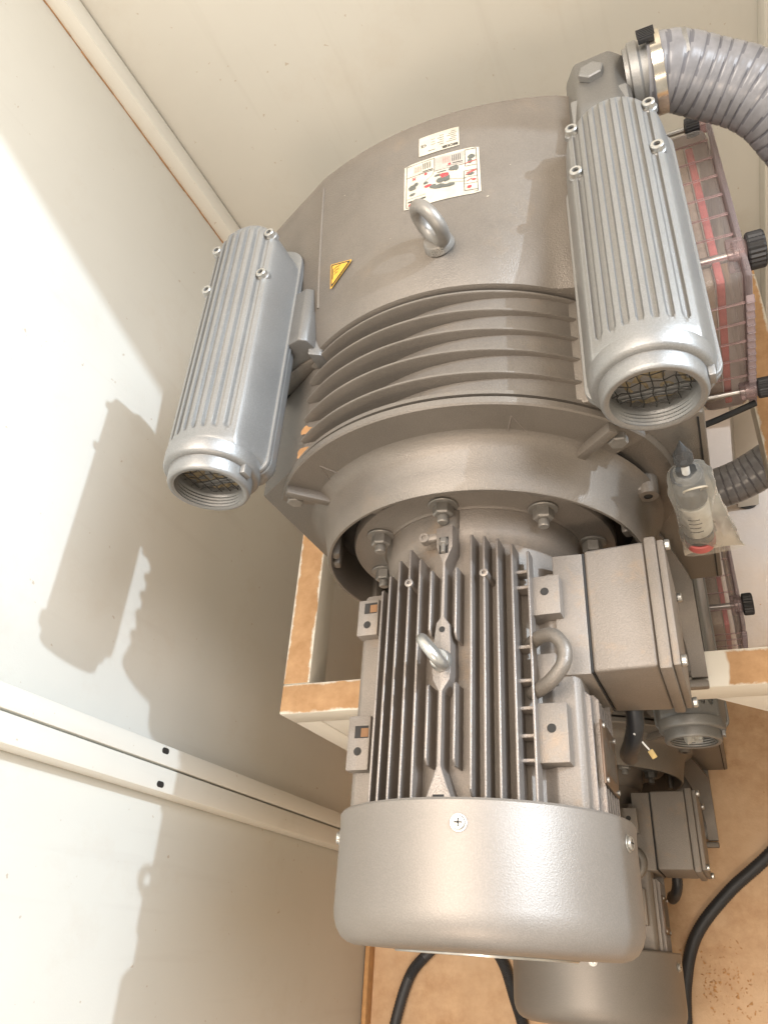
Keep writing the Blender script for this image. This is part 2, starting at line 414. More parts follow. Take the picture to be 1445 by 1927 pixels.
for i in range(len(ys) - 1):
    for j in range(k): fs.append((i * k + j, i * k + (j + 1) % k, (i + 1) * k + (j + 1) % k, (i + 1) * k + j))
fs.append(tuple(range(k))); fs.append(tuple(range((len(ys) - 1) * k, len(ys) * k)))
g.poly(vs, fs); hood = part(g, 'hood', M['body'], smooth=28)
g = G(); g.tube([(-.157 + .003, y_, hood_z(-.156, y_) + .0005) for y_ in [.76 + .02 * i for i in range(12)]], .0022, 8); part(g, 'edge_bead', M['body'], hood)
# front casing with sloping deck
g = G(); g.prism([(-.27, -.278), (-.27, .155), (-.176, .216), (.0, .216), (.2, .216), (.303, .155), (.303, -.278)], 'y', .537, .694, .004); casing = part(g, 'casing', M['body'])
g = G(); g.box(.2945, .2965, .5355, .5368, -.27, .15); part(g, 'seam_line', M['gap'], casing)
g = G(); g.box(-.262, .295, .694, .700, -.26, .17); part(g, 'gasket', M['gap'], casing)
g = G(); g.lathe([(.531, .05), (.531, .228), (.536, .232), (.694, .232), (.70, .2)], (.034, .032), n=120); part(g, 'cooling_drum', M['body'])
for i, yy in enumerate((.693, .663, .632, .600, .566)):
    g = G(); g.lathe([(yy + .0028, .19), (yy + .0021, .281), (yy + .0012, .283), (yy - .0012, .283), (yy - .0021, .281), (yy - .0028, .19)], (0, 0), n=90, a0=-38.5, a1=72, closed=True)
    part(g, 'cooling_rib', M['body'])
g = G(); g.lathe([(.541, .2), (.541, .281), (.5355, .2815), (.534, .276), (.534, .2)], (0, 0), n=90, a0=-52, a1=60, closed=True); part(g, 'rear_flange_ring', M['body'])
for yy in (.583, .549):
    g = G(); vs = []
    for k in range(14):
        a = 2 * PI * k / 14; q = .7 + .5 * random.random(); x = -.172 + .013 * q * math.cos(a) - .004 * math.sin(a); vs.append((x, yy + .009 * q * math.sin(a), .2185 if x > -.176 else .2185 + (x + .176) * .649))
    g.poly(vs, [tuple(range(14))]); part(g, 'dust_patch', M['dust2'], casing)
# mounting plate of the shroud
g = G(); g.lathe([(.5305, .20), (.5305, .2825), (.529, .2845), (.5215, .2845), (.5195, .2825), (.5195, .20)], (0, 0), n=110, a0=-55, a1=57, closed=True)
plate = part(g, 'flange_plate', M['body'])
def polar(r, th, yy): return Vector((r * math.sin(R(th)), yy, r * math.cos(R(th))))
for sgn in (-1, 1):
    th = 47.5 * sgn
    mt = Matrix.Translation(polar(.25, th, .515)) @ Matrix.Rotation(R(th), 4, 'Y')
    g = G(); g.box(-.0065, .0065, -.0075, .006, -.036, .0325, .002, 2, mt); part(g, 'lug_bar', M['body'], plate)
def hexbolt(gg, p, d, r, h, washer=0, nut=True):
    p = Vector(p); d = Vector(d).normalized(); up = Vector((0, 0, 1)) if abs(d.z) < .9 else Vector((1, 0, 0))
    u = (up - d * up.dot(d)).normalized(); v = d.cross(u)
    if washer: gg.cyl(p, p + d * .003, washer, 24); p = p + d * .003
    vs = []
    for (a, q) in ((0, r), (h * .85, r), (h, r * .86)):
        for k in range(6):
            an = PI / 3 * k + .3; vs.append(p + d * a + (u * math.cos(an) + v * math.sin(an)) * q)
    fs = [(i * 6 + k, i * 6 + (k + 1) % 6, (i + 1) * 6 + (k + 1) % 6, (i + 1) * 6 + k) for i in range(2) for k in range(6)] + [tuple(range(12, 18))]
    gg.poly(vs, fs)
    return p + d * h
for th in (-51.8, 51.8):
    g = G(); hexbolt(g, polar(.266, th, .5195), (0, -1, 0), .0115, .010); part(g, 'bolt', M['bolt'], plate, smooth=20)
# raised arrow marks cast into the plate
for th, fl in ((-33, 1), (24, -1)):
    g = G(); c = polar(.247, th, .5195); e1 = polar(1, th, 0); e2 = polar(1, th + 90, 0)
    a, b, c2 = c + e1 * .016, c - e1 * .012, c - e1 * .012 - e2 * .022 * fl
    g.tube([a, b], .0009, 6); g.tube([a, c2], .0006, 6); part(g, 'arrow_mark', M['fin'], plate)
# shroud ring
g = G(); g.lathe([(.5200, .2410), (.5190, .2370), (.5168, .2315), (.512, .2260), (.504, .2218), (.48, .2165), (.458, .2128), (.455, .2110), (.455, .2078), (.458, .206), (.519, .2085)], (0, 0), n=150, closed=True)
shroud = part(g, 'shroud_ring', M['body'])
for th in (-62, -22, 14, 35, 78, 118, 200, 250, 290):
    mt = Matrix.Rotation(R(th), 4, 'Y')
    g = G(); g.box(-.009, .009, .459, .512, .196, .2075, .004, 2, mt); part(g, 'inner_boss', M['body'], shroud)
g = G(); g.lathe([(.5185, .1), (.5185, .2087)], (0, 0), n=80); part(g, 'shroud_shade_disc', M['dark'], shroud)  # near-black disc puts the shade inside the ring into colour
# right ear with hole
g = G(); c = polar(.232, 78, 0)
g.lathe([(.505, .0055), (.505, .0125), (.512, .0135), (.535, .0135)], (c.x, c.z), n=28); g.box(c.x - .03, c.x + .002, .509, .535, c.z - .012, c.z + .012, .003); part(g, 'screw_ear', M['body'])
g = G(); g.lathe([(.506, 0), (.506, .0056)], (c.x, c.z), n=20); part(g, 'ear_hole', M['dark'])
# motor flange
g = G(); g.lathe([(.495, .178), (.483, .178), (.480, .176), (.4785, .139), (.4775, .1375), (.476, .1355), (.4765, .133), (.47, .131), (.452, .1285), (.444, .126), (.437, .119)], (0, 0), n=120)
flange = part(g, 'motor_flange', M['motor'])
for th in (-48, -2, 46.5, 90, 135, 180, 225, 270):
    g = G(); p = hexbolt(g, polar(.148, th, .479), (0, -1, 0), .0128, .013, .0185)
    q = hexbolt(g, p, (0, -1, 0), .0001, .0001) if False else p
    g.cyl(p, p + Vector((0, -.010, 0)), .0068, 16); part(g, 'flange_bolt', M['bolt'], flange, smooth=20)
# motor body
g = G(); g.lathe([(.46, .1), (.444, .119), (.12, .119)], (0, 0), n=96); motor = part(g, 'motor_body', M['motor'])
def vfin(x, y0, y1, top=None, w=.0027, base=.098, lab=None):
    zt = math.sqrt(max(.146 ** 2 - (x * .93) ** 2, .0)) if top is None else top
    gg = G()
    pts = [(y0, base), (y0, zt - .006), (y0 + .006, zt), (y1 - .003, zt), (y1, zt - .004), (y1, base)]
    gg.prism(pts, 'x', x - w / 2, x + w / 2, .0007, 1); return part(gg, 'cooling_fin', M['fin'], motor)
FB = .127
vfin(-.094, FB, .39); vfin(-.081, FB, .405); vfin(-.066, FB, .42); vfin(-.0500, FB, .43)
vfin(-.035, FB, .413)
vfin(-.0195, .312, .394); vfin(-.0195, .17, .256)
vfin(.0115, .305, .394); vfin(.0115, .168, .256)
vfin(.029, .139, .436); vfin(.0435, FB, .433); vfin(.058, FB, .430); vfin(.0735, FB, .424); vfin(.090, FB, .416)
# long middle rib with its bosses
g = G()
out = [(-.0055, .126 - .0), (-.021, .127), (-.0145, .145), (-.0065, .168), (-.0065, .246), (-.013, .258), (-.0145, .268), (-.0135, .300), (-.011, .324), (-.006, .331), (-.005, .400), (-.013, .422), (-.014, .448), (.007, .450), (.007, .420), (-.0015, .400), (-.0015, .331), (.005, .322), (.0065, .300), (.0075, .268), (.006, .258), (-.002, .246), (-.002, .168), (.0065, .145), (.0145, .127)]
out = out[1:]
g.prism([(x, yy) for x, yy in out], 'z', .098, .146, .0012); part(g, 'middle_rib', M['fin'], motor)
for q in range(3):
    g = G()
    if q == 0: g.box(-.0095, .0025, .128, .140, .1455, .1468, .0005)
    if q == 1: g.box(-.0095, .002, .412, .434, .1455, .1468, .0005)
    if q == 2: g.lathe([(.1467, 0), (.1467, .0035)], (-.0035, .316), 'z', n=18)
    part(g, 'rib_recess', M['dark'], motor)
g = G(); hexbolt(g, (-.0035, .430, .1462), (0, -.9, .3), .0055, .008); g.cyl((-.0035, .424, .148), (-.0035, .412, .149), .003); part(g, 'clamp_bolt', M['bolt'], motor)
g = G(); g.cyl((-.003, .476, .128), (-.003, .452, .128), .0145, 28, .0125); g.cyl((-.003, .452, .128), (-.003, .435, .130), .0125, 28, .010); part(g, 'grease_boss', M['motor'], motor)
g = G(); g.box(-.034, -.012, .433, .443, .135, .145, .003); g.lathe([(.135, .0065), (.1455, .0065), (.146, .006), (.146, .003), (.140, .003)], (-.030, .438), 'z', n=22); part(g, 'boss_ear', M['motor'], motor)
for x, yy in ((-.0500, .383), (.0435, .383)):
    g = G(); z = math.sqrt(.146 ** 2 - (x * .93) ** 2); g.lathe([(z - .03, .0052), (z + .0008, .0052), (z + .0012, .0046), (z + .0012, .0022), (z - .006, .0022)], (x, yy), 'z', n=20); part(g, 'fin_boss', M['fin'], motor)
# corner rails with foot pads
for sgn in (-1, 1):
    g = G(); g.prism([(.078 * sgn, .02), (.078 * sgn, .072), (.096 * sgn, .080), (.104 * sgn, .086), (.128 * sgn, .086), (.134 * sgn, .080), (.134 * sgn, .03)], 'y', FB, .398, .002); rail = part(g, 'corner_rail', M['motor'], motor)
    for (y0, y1) in ((.338, .386), (.176, .238)):
        g = G(); xa, xb = sorted((.101 * sgn if sgn < 0 else .088, .135 * sgn if sgn < 0 else .122))
        zt = .100 if sgn < 0 else .107
        if sgn < 0: xa, xb = -.134, -.106
        g.box(xa, xb, y0, y1, .06, zt, .0015); part(g, 'foot_pad', M['motor'], motor)
        g = G(); yc = (y0 + y1) / 2 + (.004 if sgn > 0 else -.010); xc = (xa + xb) / 2
        g.lathe([(zt + .0004, 0), (zt + .0004, .0048)], (xc, yc), 'z', n=20)
        if sgn < 0: g.box(xc - .005, xc + .012, yc + .015, yc + .029, zt - .004, zt + .0005, 0)
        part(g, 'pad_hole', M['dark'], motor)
        if sgn < 0:
            g = G(); g.box(xc + .003, xc + .0125, yc + .016, yc + .026, zt + .0002, zt + .0008, 0); part(g, 'dust_patch', M['dust3'], motor)
for yy in (.392, .372, .300, .262, .232, .203, .178):
    g = G(); g.box(.0735, .0905, yy - .002, yy + .002, .095, .113, .0008, 1); part(g, 'bridge_rib', M['fin'], motor)
# horizontal fins on both flanks
for sgn in (-1, 1):
    for i, z in enumerate((.062, .045, .028, .011, -.006, -.023, -.040, -.057)):
        w_ = .146 if abs(z) < .05 else .140
        g = G(); y1 = .40 if (sgn < 0 or z < -.03) else .262
        pts = [(.10 * sgn, FB), ((w_ - .004) * sgn, FB), (w_ * sgn, FB + .008), (w_ * sgn, y1 - .006), ((w_ - .006) * sgn, y1), (.10 * sgn, y1)]
        g.prism(pts, 'z', z - .0018, z + .0018, .0007, 1); part(g, 'cooling_fin', M['fin'], motor)
# lifting loop on the right shoulder
g = G(); g.tube(bez([(.084, .3075, .098), (.100, .3085, .116), (.116, .304, .128), (.126, .292, .131), (.128, .280, .131), (.124, .268, .130), (.112, .257, .124), (.098, .252, .113), (.084, .252, .096)], 5), .0078, 14); part(g, 'lifting_loop', M['body'], motor)
g = G(); g.box(.084, .112, .262, .296, .085, .098, .002); part(g, 'loop_base', M['motor'], motor)
# eyebolt on top of the motor
g = G(); e = Vector((-.003, .279, .150)); d1 = Vector((-.60, .80, 0)).normalized()
g.cyl(e - Vector((0, 0, .004)), e + Vector((0, 0, .007)), .0125, 26, .011); g.torus(e + Vector((0, 0, .026)), d1, (0, 0, 1), .0175, .0062); part(g, 'eyebolt', M['screw'], motor)
# name plate on the flank
g = G(); g.box(.146, .1485, .165, .232, -.03, .058, .0008); npl = part(g, 'nameplate', M['nameplate'], motor)
g = G(); 
for yy in (.170, .227):
    for z in (.05, -.022): g.cyl((.148, yy, z), (.1505, yy, z), .003, 12)
part(g, 'rivets', M['screw'], motor)
g = G()
for i in range(9): g.box(.1486, .1488, .178, .178 + .03 + .014 * random.random(), .046 - i * .008, .0475 - i * .008)
part(g, 'plate_print', M['printgrey'], motor)
# fan cover
g = G(); g.lathe([(.1335, .158), (.1345, .1640), (.132, .1655), (.128, .1652), (.120, .1646), (.040, .1646), (.030, .1636), (.021, .1605), (.013, .155), (.0085, .148), (.006, .139), (.005, .10)], (0, 0), n=128)
fc = part(g, 'fan_cover', M['cover'])
g = G(); g.lathe([(.005, .0), (.005, .10)], (0, 0), n=48); part(g, 'fan_grille', M['cover'], fc)
for k in range(6):
    g = G(); g.torus((0, .0045, 0), (1, 0, 0), (0, 0, 1), .02 + .015 * k, .0016, 48, 6); part(g, 'grille_ring', M['screw'], fc)
for th in (8.3, 78, -70, 180):
    g = G(); d = polar(1, th, 0); p = polar(.1646, th, .111)
    g.cyl(p, p + d * .0012, .0085, 24); g.cyl(p + d * .001, p + d * .0045, .0068, 20); part(g, 'cover_screw', M['screw'], fc)
    g = G(); e1 = Vector((0, 1, 0)); e2 = d.cross(e1); pc = p + d * .0046
    for a, b in ((e1, e2), (e2, e1)):
        vs = [pc + a * .004 + b * .0008, pc + a * .004 - b * .0008, pc - a * .004 - b * .0008, pc - a * .004 + b * .0008]; g.poly(vs, [(0, 1, 2, 3)])
    part(g, 'screw_cross', M['dark'], fc)
# terminal box
g = G(); g.prism([(.112, .090), (.147, .0875), (.147, -.066), (.112, -.06)], 'y', .272, .4185, .002); part(g, 'terminal_box_base', M['motor'])
g = G(); g.box(.1471, .1490, .2738, .4178, -.0625, .0872); part(g, 'box_gasket', M['gap'])
g = G(); g.prism([(.1488, .0875), (.2165, .092), (.2165, -.072), (.1488, -.066)], 'y', .274, .4215, .004, 3); tb = part(g, 'terminal_box', M['motor'])
g = G(); g.box(.2168, .2300, .270, .4255, -.073, .0945, .003); g.box(.2303, .2385, .274, .4215, -.069, .0905, .002); part(g, 'terminal_box_lid', M['motor'], tb)
for yy, z in ((.280, .086), (.416, .086), (.280, -.064), (.416, -.064)):
    g = G(); g.cyl((.2385, yy, z), (.2445, yy, z), .0062, 18); part(g, 'lid_screw', M['screw'], tb)
# base wing with arched opening
def wing(sgn, xo):
    """curved sheet from the casing front down to the foot flange"""
    gg = G(); n = 18; vs = []; th = .010
    sec = []                                       # (y, z) profile of the outer sheet
    for i in range(n + 1):
        a = PI / 2 * i / n
        sec.append((.530 - .155 * (1 - math.cos(a)), -.262 + .19 * (1 - math.sin(a)) + 0))
    sec = [(.531, -.03)] + sec
    for i, (yy, zz) in enumerate(sec):
        t = max(0, min(1, (.53 - yy) / .155)); t2 = i / (n + 1)
        xi = .19 + (xo - .022 - .19) * (1 - (1 - min(1, t * 1.15)) ** 2.2) if i else .16
        xe = xo - .045 * (1 - min(1, t2 * 2.2))
        for (x, o_) in ((xi, 0), (xe, 0), (xe, -th), (xi, -th)): vs.append((x * sgn, yy + (o_ * -.7 if i < n * .6 else 0), zz + o_ * (1 if i >= n * .3 else .2)))
    fs = []
    m_ = len(sec)
    for i in range(m_ - 1):
        for q in range(4): fs.append((i * 4 + q, i * 4 + (q + 1) % 4, (i + 1) * 4 + (q + 1) % 4, (i + 1) * 4 + q))
    fs += [(0, 1, 2, 3), tuple((m_ - 1) * 4 + q for q in range(4))]
    gg.poly(vs, fs); return part(gg, 'foot_wing', M['body'], smooth=50)
wing(1, .258); wing(-1, .262)
g = G(); g.box(-.262, .258, .36, .372, -.2785, -.262, .003); part(g, 'foot_bar', M['body'])
g = G(); g.box(-.262, .258, .38, .95, -.279, -.272, .002); part(g, 'base_plate', M['body'])
g = G(); hexbolt(g, (.222, .40, -.272), (0, 0, 1), .012, .011, .019); part(g, 'foot_bolt', M['bolt'])
# silencers ------------------------------------------------------------
def silencer(cx, mirror):
    CZ = .283
    # lower shell is the part, the rest hangs from it
    def outline(hw, y0, y1, rb, rf=.018, n=10):
        pts = []
        for (sx, yc, r_, a0) in ((1, y0 + rf, rf, -90), (1, None, rb, 0), (-1, None, rb, 90), (-1, y0 + rf, rf, 180)):
            yc = yc if yc is not None else y1 - rb * .8
            ry = r_ if yc < .6 else rb * .8
            for k in range(n + 1):
                a = R(a0 + 90 * k / n); pts.append((cx + sx * (hw - r_) + r_ * math.cos(a), yc + ry * math.sin(a)))
        return pts
    g = G(); o0 = outline(.0625, .500, .892, .045)
    levels = [(0, 1.0, .253), (1, 1.0, .243), (2, .93, .235), (3, .78, .229), (4, .5, .226)]
    vs = []; n = len(o0); fs = []
    for (_, k, z) in levels:
        for (x, yy) in o0: vs.append((cx + (x - cx) * k, .7 + (yy - .7) * (.98 + .02 * k), z))
    for i in range(len(levels) - 1):
        for j in range(n): fs.append((i * n + j, i * n + (j + 1) % n, (i + 1) * n + (j + 1) % n, (i + 1) * n + j))
    fs.append(tuple(range(n))); fs.append(tuple(range(4 * n, 5 * n)))
    g.poly(vs, fs); sil = part(g, 'silencer', M['silver'])
    g = G(); g.prism(outline(.0655, .496, .899, .047), 'z', .2525, .2575, .0014); g.prism(outline(.0660, .4955, .900, .047), 'z', .2585, .2645, .0018); part(g, 'flange_lip', M['silver'], sil)
    # ribbed cover
    g = G(); hw = .063; nx = 180; ysc = []
    def yb(x): # rear edge in plan
        t = abs(x) / hw; return .895 - .052 * t ** 3.2
    def yf(x):
        t = abs(x) / hw; return .4985 + .012 * max(0, t - .72) ** 2 / .08
    NY = 40; vs = []; fs = []
    def crown(x):
        t = abs(x)
        if t > .048: return .2645 + (.3165 - .2645) * (1 - ((t - .048) / .015) ** 1.9)
        return .3165 + .0165 * (1 - (t / .048) ** 2)
    def ridge(x):
        p = .0134; q = (x / p) % 1.0
        if abs(x) > .0469: return 1
        d = abs(q - .5) * 2                      # 0 in ridge centre .. 1 in groove
        return 1 - min(1, max(0, (d - .40) / .22))
    for j in range(NY + 1):
        t = j / NY; t = t if j not in (0,) else 0
        for i in range(nx + 1):
            x = -hw + 2 * hw * i / nx; a, b = yf(x), yb(x)
            tt = [0, .004, .010, .018, .028, .040, .055, .070, .078, .082, .086][j] if j <= 10 else .086 + (1 - .086) * ((j - 10) / (NY - 10))
            yy = a + (b - a) * tt
            z = crown(x); d = yy - a; e = b - yy
            rf = .017; drop = 0
            if d < rf: drop = (1 - math.sqrt(max(0, 1 - ((rf - d) / rf) ** 2))) * .016
            if e < .004: drop = max(drop, (1 - math.sqrt(max(0, 1 - ((.004 - e) / .004) ** 2))) * .004)
            z2 = z - drop
            am = min(1, max(0, (yy - .5295 + .003 * math.cos(x / .0134 * 2 * PI)) / .003))
            z2 -= .0046 * (1 - ridge(x)) * am
            if tt == 0 or i in (0, nx): z2 = .2645
            if j == NY: z2 = z - .007
            vs.append((cx + x, yy, z2))
    for j in range(NY):
        for i in range(nx): fs.append((j * (nx + 1) + i, j * (nx + 1) + i + 1, (j + 1) * (nx + 1) + i + 1, (j + 1) * (nx + 1) + i))
    # rear wall
    base = len(vs)
    for i in range(nx + 1):
        x = -hw + 2 * hw * i / nx; vs.append((cx + x, yb(x) + .001, .2645))
    for i in range(nx): fs.append((NY * (nx + 1) + i, NY * (nx + 1) + i + 1, base + i + 1, base + i))
    g.poly(vs, fs); part(g, 'ribbed_cover', M['silver'], sil, smooth=40)
    # threaded port
    g = G(); g.lathe([(.505, .059), (.490, .0585), (.4865, .0560), (.486, .0505), (.472, .0500), (.4685, .0485), (.4675, .0465), (.4685, .0440)] + [(.4690 + .0022 * k, .0432 if k % 2 else .0415) for k in range(9)] + [(.489, .0412), (.515, .0412)], (cx, CZ), n=96); part(g, 'threaded_port', M['silver'], sil, smooth=60)
    s2 = -1 if mirror else 1
    g = G(); a, b = sorted((cx + .0495, cx + .0565)); g.box(a, b, .476, .497, CZ - .004, CZ + .011, .0015); part(g, 'stop_block', M['silver'], sil)
    # wire screen over foam
    g = G(); n_ = 44; vs = []; fs = []
    for i in range(n_ + 1):
        for j in range(n_ + 1):
            u, v_ = (i / n_ * 2 - 1) * .041, (j / n_ * 2 - 1) * .041
            vs.append((cx + u, .497 + .008 * abs(mnoise.noise(Vector((u * 75, v_ * 75, cx)))), CZ + v_))
    for i in range(n_):
        for j in range(n_):
            u, v_ = ((i + .5) / n_ * 2 - 1), ((j + .5) / n_ * 2 - 1)
            if u * u + v_ * v_ < 1.02: fs.append((i * (n_ + 1) + j, (i + 1) * (n_ + 1) + j, (i + 1) * (n_ + 1) + j + 1, i * (n_ + 1) + j + 1))
    g.poly(vs, fs); part(g, 'foam_pad', M['foam'], sil)
    g = G()
    for k in range(-3, 4):
        o_ = k * .0115; L = math.sqrt(.041 ** 2 - o_ ** 2)
        for hor in (0, 1):
            pts = []
            for q in range(9):
                t = -L + 2 * L * q / 8; wv = .0012 * math.sin(q * 2.3 + k)
                pts.append((cx + t, .4915 + wv, CZ + o_ + wv) if hor else (cx + o_ + wv, .4915 - wv, CZ + t))
            g.tube(pts, .0006, 5)
    part(g, 'wire_screen', M['print'], sil)
    for sx in (-.0445, .0445):
        for yy in (.868, .787):
            z = crown(sx) - .002
            g = G(); g.cyl((cx + sx, yy, z - .008), (cx + sx, yy, z + .0002), .0092, 22); part(g, 'screw_seat', M['silver'], sil)
            g = G(); g.lathe([(z, .0), (z, .0074), (z + .0065, .0074), (z + .0075, .0066), (z + .0075, .0038), (z + .003, .0036), (z + .003, 0)], (cx + sx, yy), 'z', n=24); part(g, 'cap_screw', M['screw'], sil)
            g = G(); g.lathe([(z + .0052, 0), (z + .0052, .0038)], (cx + sx, yy), 'z', n=6); part(g, 'hex_socket', M['dark'], sil)
    return sil
s1 = silencer(-.2565, True); s2 = silencer(.2565, False)
# block that joins the left silencer to the hood, and its mirror
for sgn in (-1,):
    g = G(); g.prism([(-.215, .19), (-.215, .250), (-.195, .262), (-.172, .268), (-.163, .262), (-.160, .250), (-.160, .19)], 'y', .700, .798, .003); part(g, 'silencer_block', M['elbow'])
    g = G(); g.prism([(-.168, .19), (-.168, .248), (-.1525, .240), (-.1500, .236), (-.1500, .19)], 'y', .690, .806, .002); part(g, 'block_flange', M['elbow'])
    g = G(); g.box(-.1498, -.1485, .692, .804, .19, .2375); part(g, 'block_gasket', M['gap'])
g = G(); g.prism([(-.262, .168), (-.262, .192), (-.20, .222), (-.165, .232), (-.158, .226), (-.17, .21), (-.2, .19)], 'y', .6955, .70, .001); part(g, 'hood_lip', M['body'])
# elbow at the back of the right silencer
g = G(); g.prism([(.205, .232), (.207, .280), (.222, .304), (.268, .306), (.287, .290), (.287, .232)], 'y', .896, 1.035, .005, 3); el = part(g, 'inlet_elbow', M['elbow'])
g = G(); g.prism([(.896, .27), (.915, .293), (.955, .303), (.955, .27)], 'x', .212, .283, .003); part(g, 'elbow_rib', M['silver'], el)
g = G(); hexbolt(g, (.243, .992, .305), (0, 0, 1), .0165, .009); part(g, 'hex_plug', M['silver'], el, smooth=20)
g = G(); g.lathe([(.283, .040), (.288, .041), (.290, .0455), (.300, .0455), (.303, .043), (.36, .040)], (1.0, .272), 'x', n=48); part(g, 'hose_spigot', M['silver'], el)
# hood eyebolt
g = G(); e = Vector((.037, .765, hood_z(.037, .765))); d1 = Vector((.64, -.77, 0)).normalized()
g.cyl(e - Vector((0, 0, .002)), e + Vector((0, 0, .010)), .020, 30, .018); g.torus(e + Vector((0, 0, .034)), d1, (0, 0, 1), .0245, .0085, 48, 16); eb = part(g, 'eyebolt', M['bolt'], hood)
def text_part(s_, size, place, mat, parent, name='lettering', bold=0, align='LEFT'):
    cu = bpy.data.curves.new('t', 'FONT'); cu.body = s_; cu.size = size; cu.resolution_u = 2; cu.offset = bold; cu.align_x = align
    to = bpy.data.objects.new('t', cu); COL.objects.link(to); dg = bpy.context.evaluated_depsgraph_get(); dg.update()
    me = bpy.data.meshes.new_from_object(to.evaluated_get(dg)); bpy.data.objects.remove(to)
    for v in me.vertices: v.co = place(v.co.x, v.co.y)
    o = bpy.data.objects.new(name, me); COL.objects.link(o); me.materials.append(mat); o.parent = parent; return o
b805 = text_part('805', .012, lambda x, y_: Vector((.037 + x, .7455, e.z + .0015 + y_)), M['screw'], hood, 'cast_number', .0003, 'CENTER')
# ---- stickers (their text stands on its head for the viewer)
def sheet(parent, name, mat, x0, x1, y0, y1, lift, nx=10, rad=0):
    gg = G(); vs = []; fs = []
    for j in range(3):
        for i in range(nx + 1):
            x = x0 + (x1 - x0) * i / nx; yy = y0 + (y1 - y0) * j / 2
            if rad and j in (0, 2) and i in (0, nx): yy += rad * (1 if j == 0 else -1)
            vs.append((x, yy, hood_z(x, yy) + lift))
    for j in range(2):
        for i in range(nx): a = j * (nx + 1) + i; fs.append((a, a + 1, a + nx + 2, a + nx + 1))
    gg.poly(vs, fs); return part(gg, name, mat, parent)
ST = {}
def stroke(gg, pts, wd, lift):
    for (x0, y0), (x1, y1) in zip(pts[:-1], pts[1:]):
        d = Vector((x1 - x0, y1 - y0)); L = d.length or 1; nn = Vector((-d.y, d.x)) / L * wd / 2
        vs = [(x0 + nn.x, y0 + nn.y), (x1 + nn.x, y1 + nn.y), (x1 - nn.x, y1 - nn.y), (x0 - nn.x, y0 - nn.y)]
        gg.poly([(a, b, hood_z(a, b) + lift) for a, b in vs], [(0, 1, 2, 3)])
bx0, bx1, by0, by1 = -.0105, .0925, .838, .921          # big sticker
big = sheet(hood, 'instruction_sticker', M['paper'], bx0, bx1, by0, by1, .0008, rad=.002)
def bs(u, v): return (bx0 + (bx1 - bx0) * u, by0 + (by1 - by0) * v)   # u right, v up as seen
def rect(gg, u0, u1, v0, v1, lift=.0012):
    a = bs(u0, v0); b = bs(u1, v1); n_ = max(1, int((u1 - u0) * 10)); vs = []; fs = []
    for i in range(n_ + 1):
        x = a[0] + (b[0] - a[0]) * i / n_
        for yy in (a[1], b[1]): vs.append((x, yy, hood_z(x, yy) + lift))
    for i in range(n_): fs.append((2 * i, 2 * i + 2, 2 * i + 3, 2 * i + 1))
    gg.poly(vs, fs)
g = G(); rect(g, .42, .80, .66, .955, .0011); part(g, 'sticker_panel', M['papergrey'], hood)
g = G()
def fr_(u0, u1, v0, v1, wd=.0006):
    P4 = [bs(u0, v0), bs(u1, v0), bs(u1, v1), bs(u0, v1), bs(u0, v0)]; stroke(g, P4, wd, .0014)
fr_(.035, .965, .04, .96); fr_(.82, .965, .60, .96); fr_(.80, .965, .08, .50); fr_(.035, .42, .70, .96)
stroke(g, [bs(.80, .36), bs(.965, .36)], .0005, .0014); stroke(g, [bs(.80, .22), bs(.965, .22)], .0005, .0014)
stroke(g, [bs(.06, .15), bs(.30, .15)], .0022, .0014); stroke(g, [bs(.035, .22), bs(.3, .22)], .0004, .0014)
stroke(g, [bs(.42, .70), bs(.40, .60), bs(.30, .50), bs(.28, .42)], .0004, .0014)
stroke(g, [bs(.42, .66), bs(.82, .66)], .0005, .0014); stroke(g, [bs(.62, .40), bs(.82, .34)], .0004, .0014); stroke(g, [bs(.6, .33), bs(.82, .28)], .0004, .0014)
for (a, b) in ((.06, .62), (.5, .70)):
    pass
for u0, v0 in ((.27, .78), (.66, .78)):
    for i in range(5): stroke(g, [bs(u0 + .024 * i, v0), bs(u0 + .024 * i, v0 + .14)], .0008, .0014)
for u0, u1, v in ((.26, .40, .735), (.66, .79, .735), (.20, .40, .71), (.58, .79, .70)):
    stroke(g, [bs(u0, v), bs(u1, v)], .0012 if v > .72 else .0004, .0014)
def blob(cu, cv, ru, rv, n=9, lift=.0014):
    pts = []
    for k in range(n):
        a = 2 * PI * k / n; q = .75 + .35 * random.random(); pts.append(bs(cu + ru * q * math.cos(a), cv + rv * q * math.sin(a)))
    g.poly([(a, b, hood_z(a, b) + lift) for a, b in pts], [tuple(range(n))])
part(g, 'sticker_lines', M['print'], hood)
g = G()
for c_ in ((.12, .44, .06, .06), (.17, .50, .03, .04), (.30, .46, .04, .03), (.50, .42, .06, .06), (.58, .44, .05, .08), (.66, .62, .06, .05), (.70, .62, .04, .06), (.46, .55, .05, .025), (.52, .61, .07, .012), (.60, .28, .10, .04), (.48, .30, .09, .05), (.40, .34, .05, .05), (.90, .80, .05, .05), (.88, .70, .03, .06), (.88, .42, .05, .03), (.12, .30, .05, .03)): blob(*c_)
part(g, 'sticker_drawing', M['printgrey'], hood)
g = G()
for c_ in ((.55, .52, .06, .055), (.30, .66, .022, .028), (.62, .735, .022, .028), (.86, .15, .03, .035), (.33, .38, .05, .035), (.13, .08, .07, .035), (.92, .29, .03, .02)): blob(*c_)
stroke(g, [bs(.12, .60), bs(.165, .66)], .0012, .0015); stroke(g, [bs(.12, .66), bs(.165, .60)], .0012, .0015)
stroke(g, [bs(.82, .66), bs(.96, .70)], .001, .0015); stroke(g, [bs(.82, .41), bs(.96, .49)], .001, .0015); stroke(g, [bs(.83, .45), bs(.93, .49)], .0008, .0015)
stroke(g, [bs(.83, .27), bs(.9, .32)], .001, .0015)
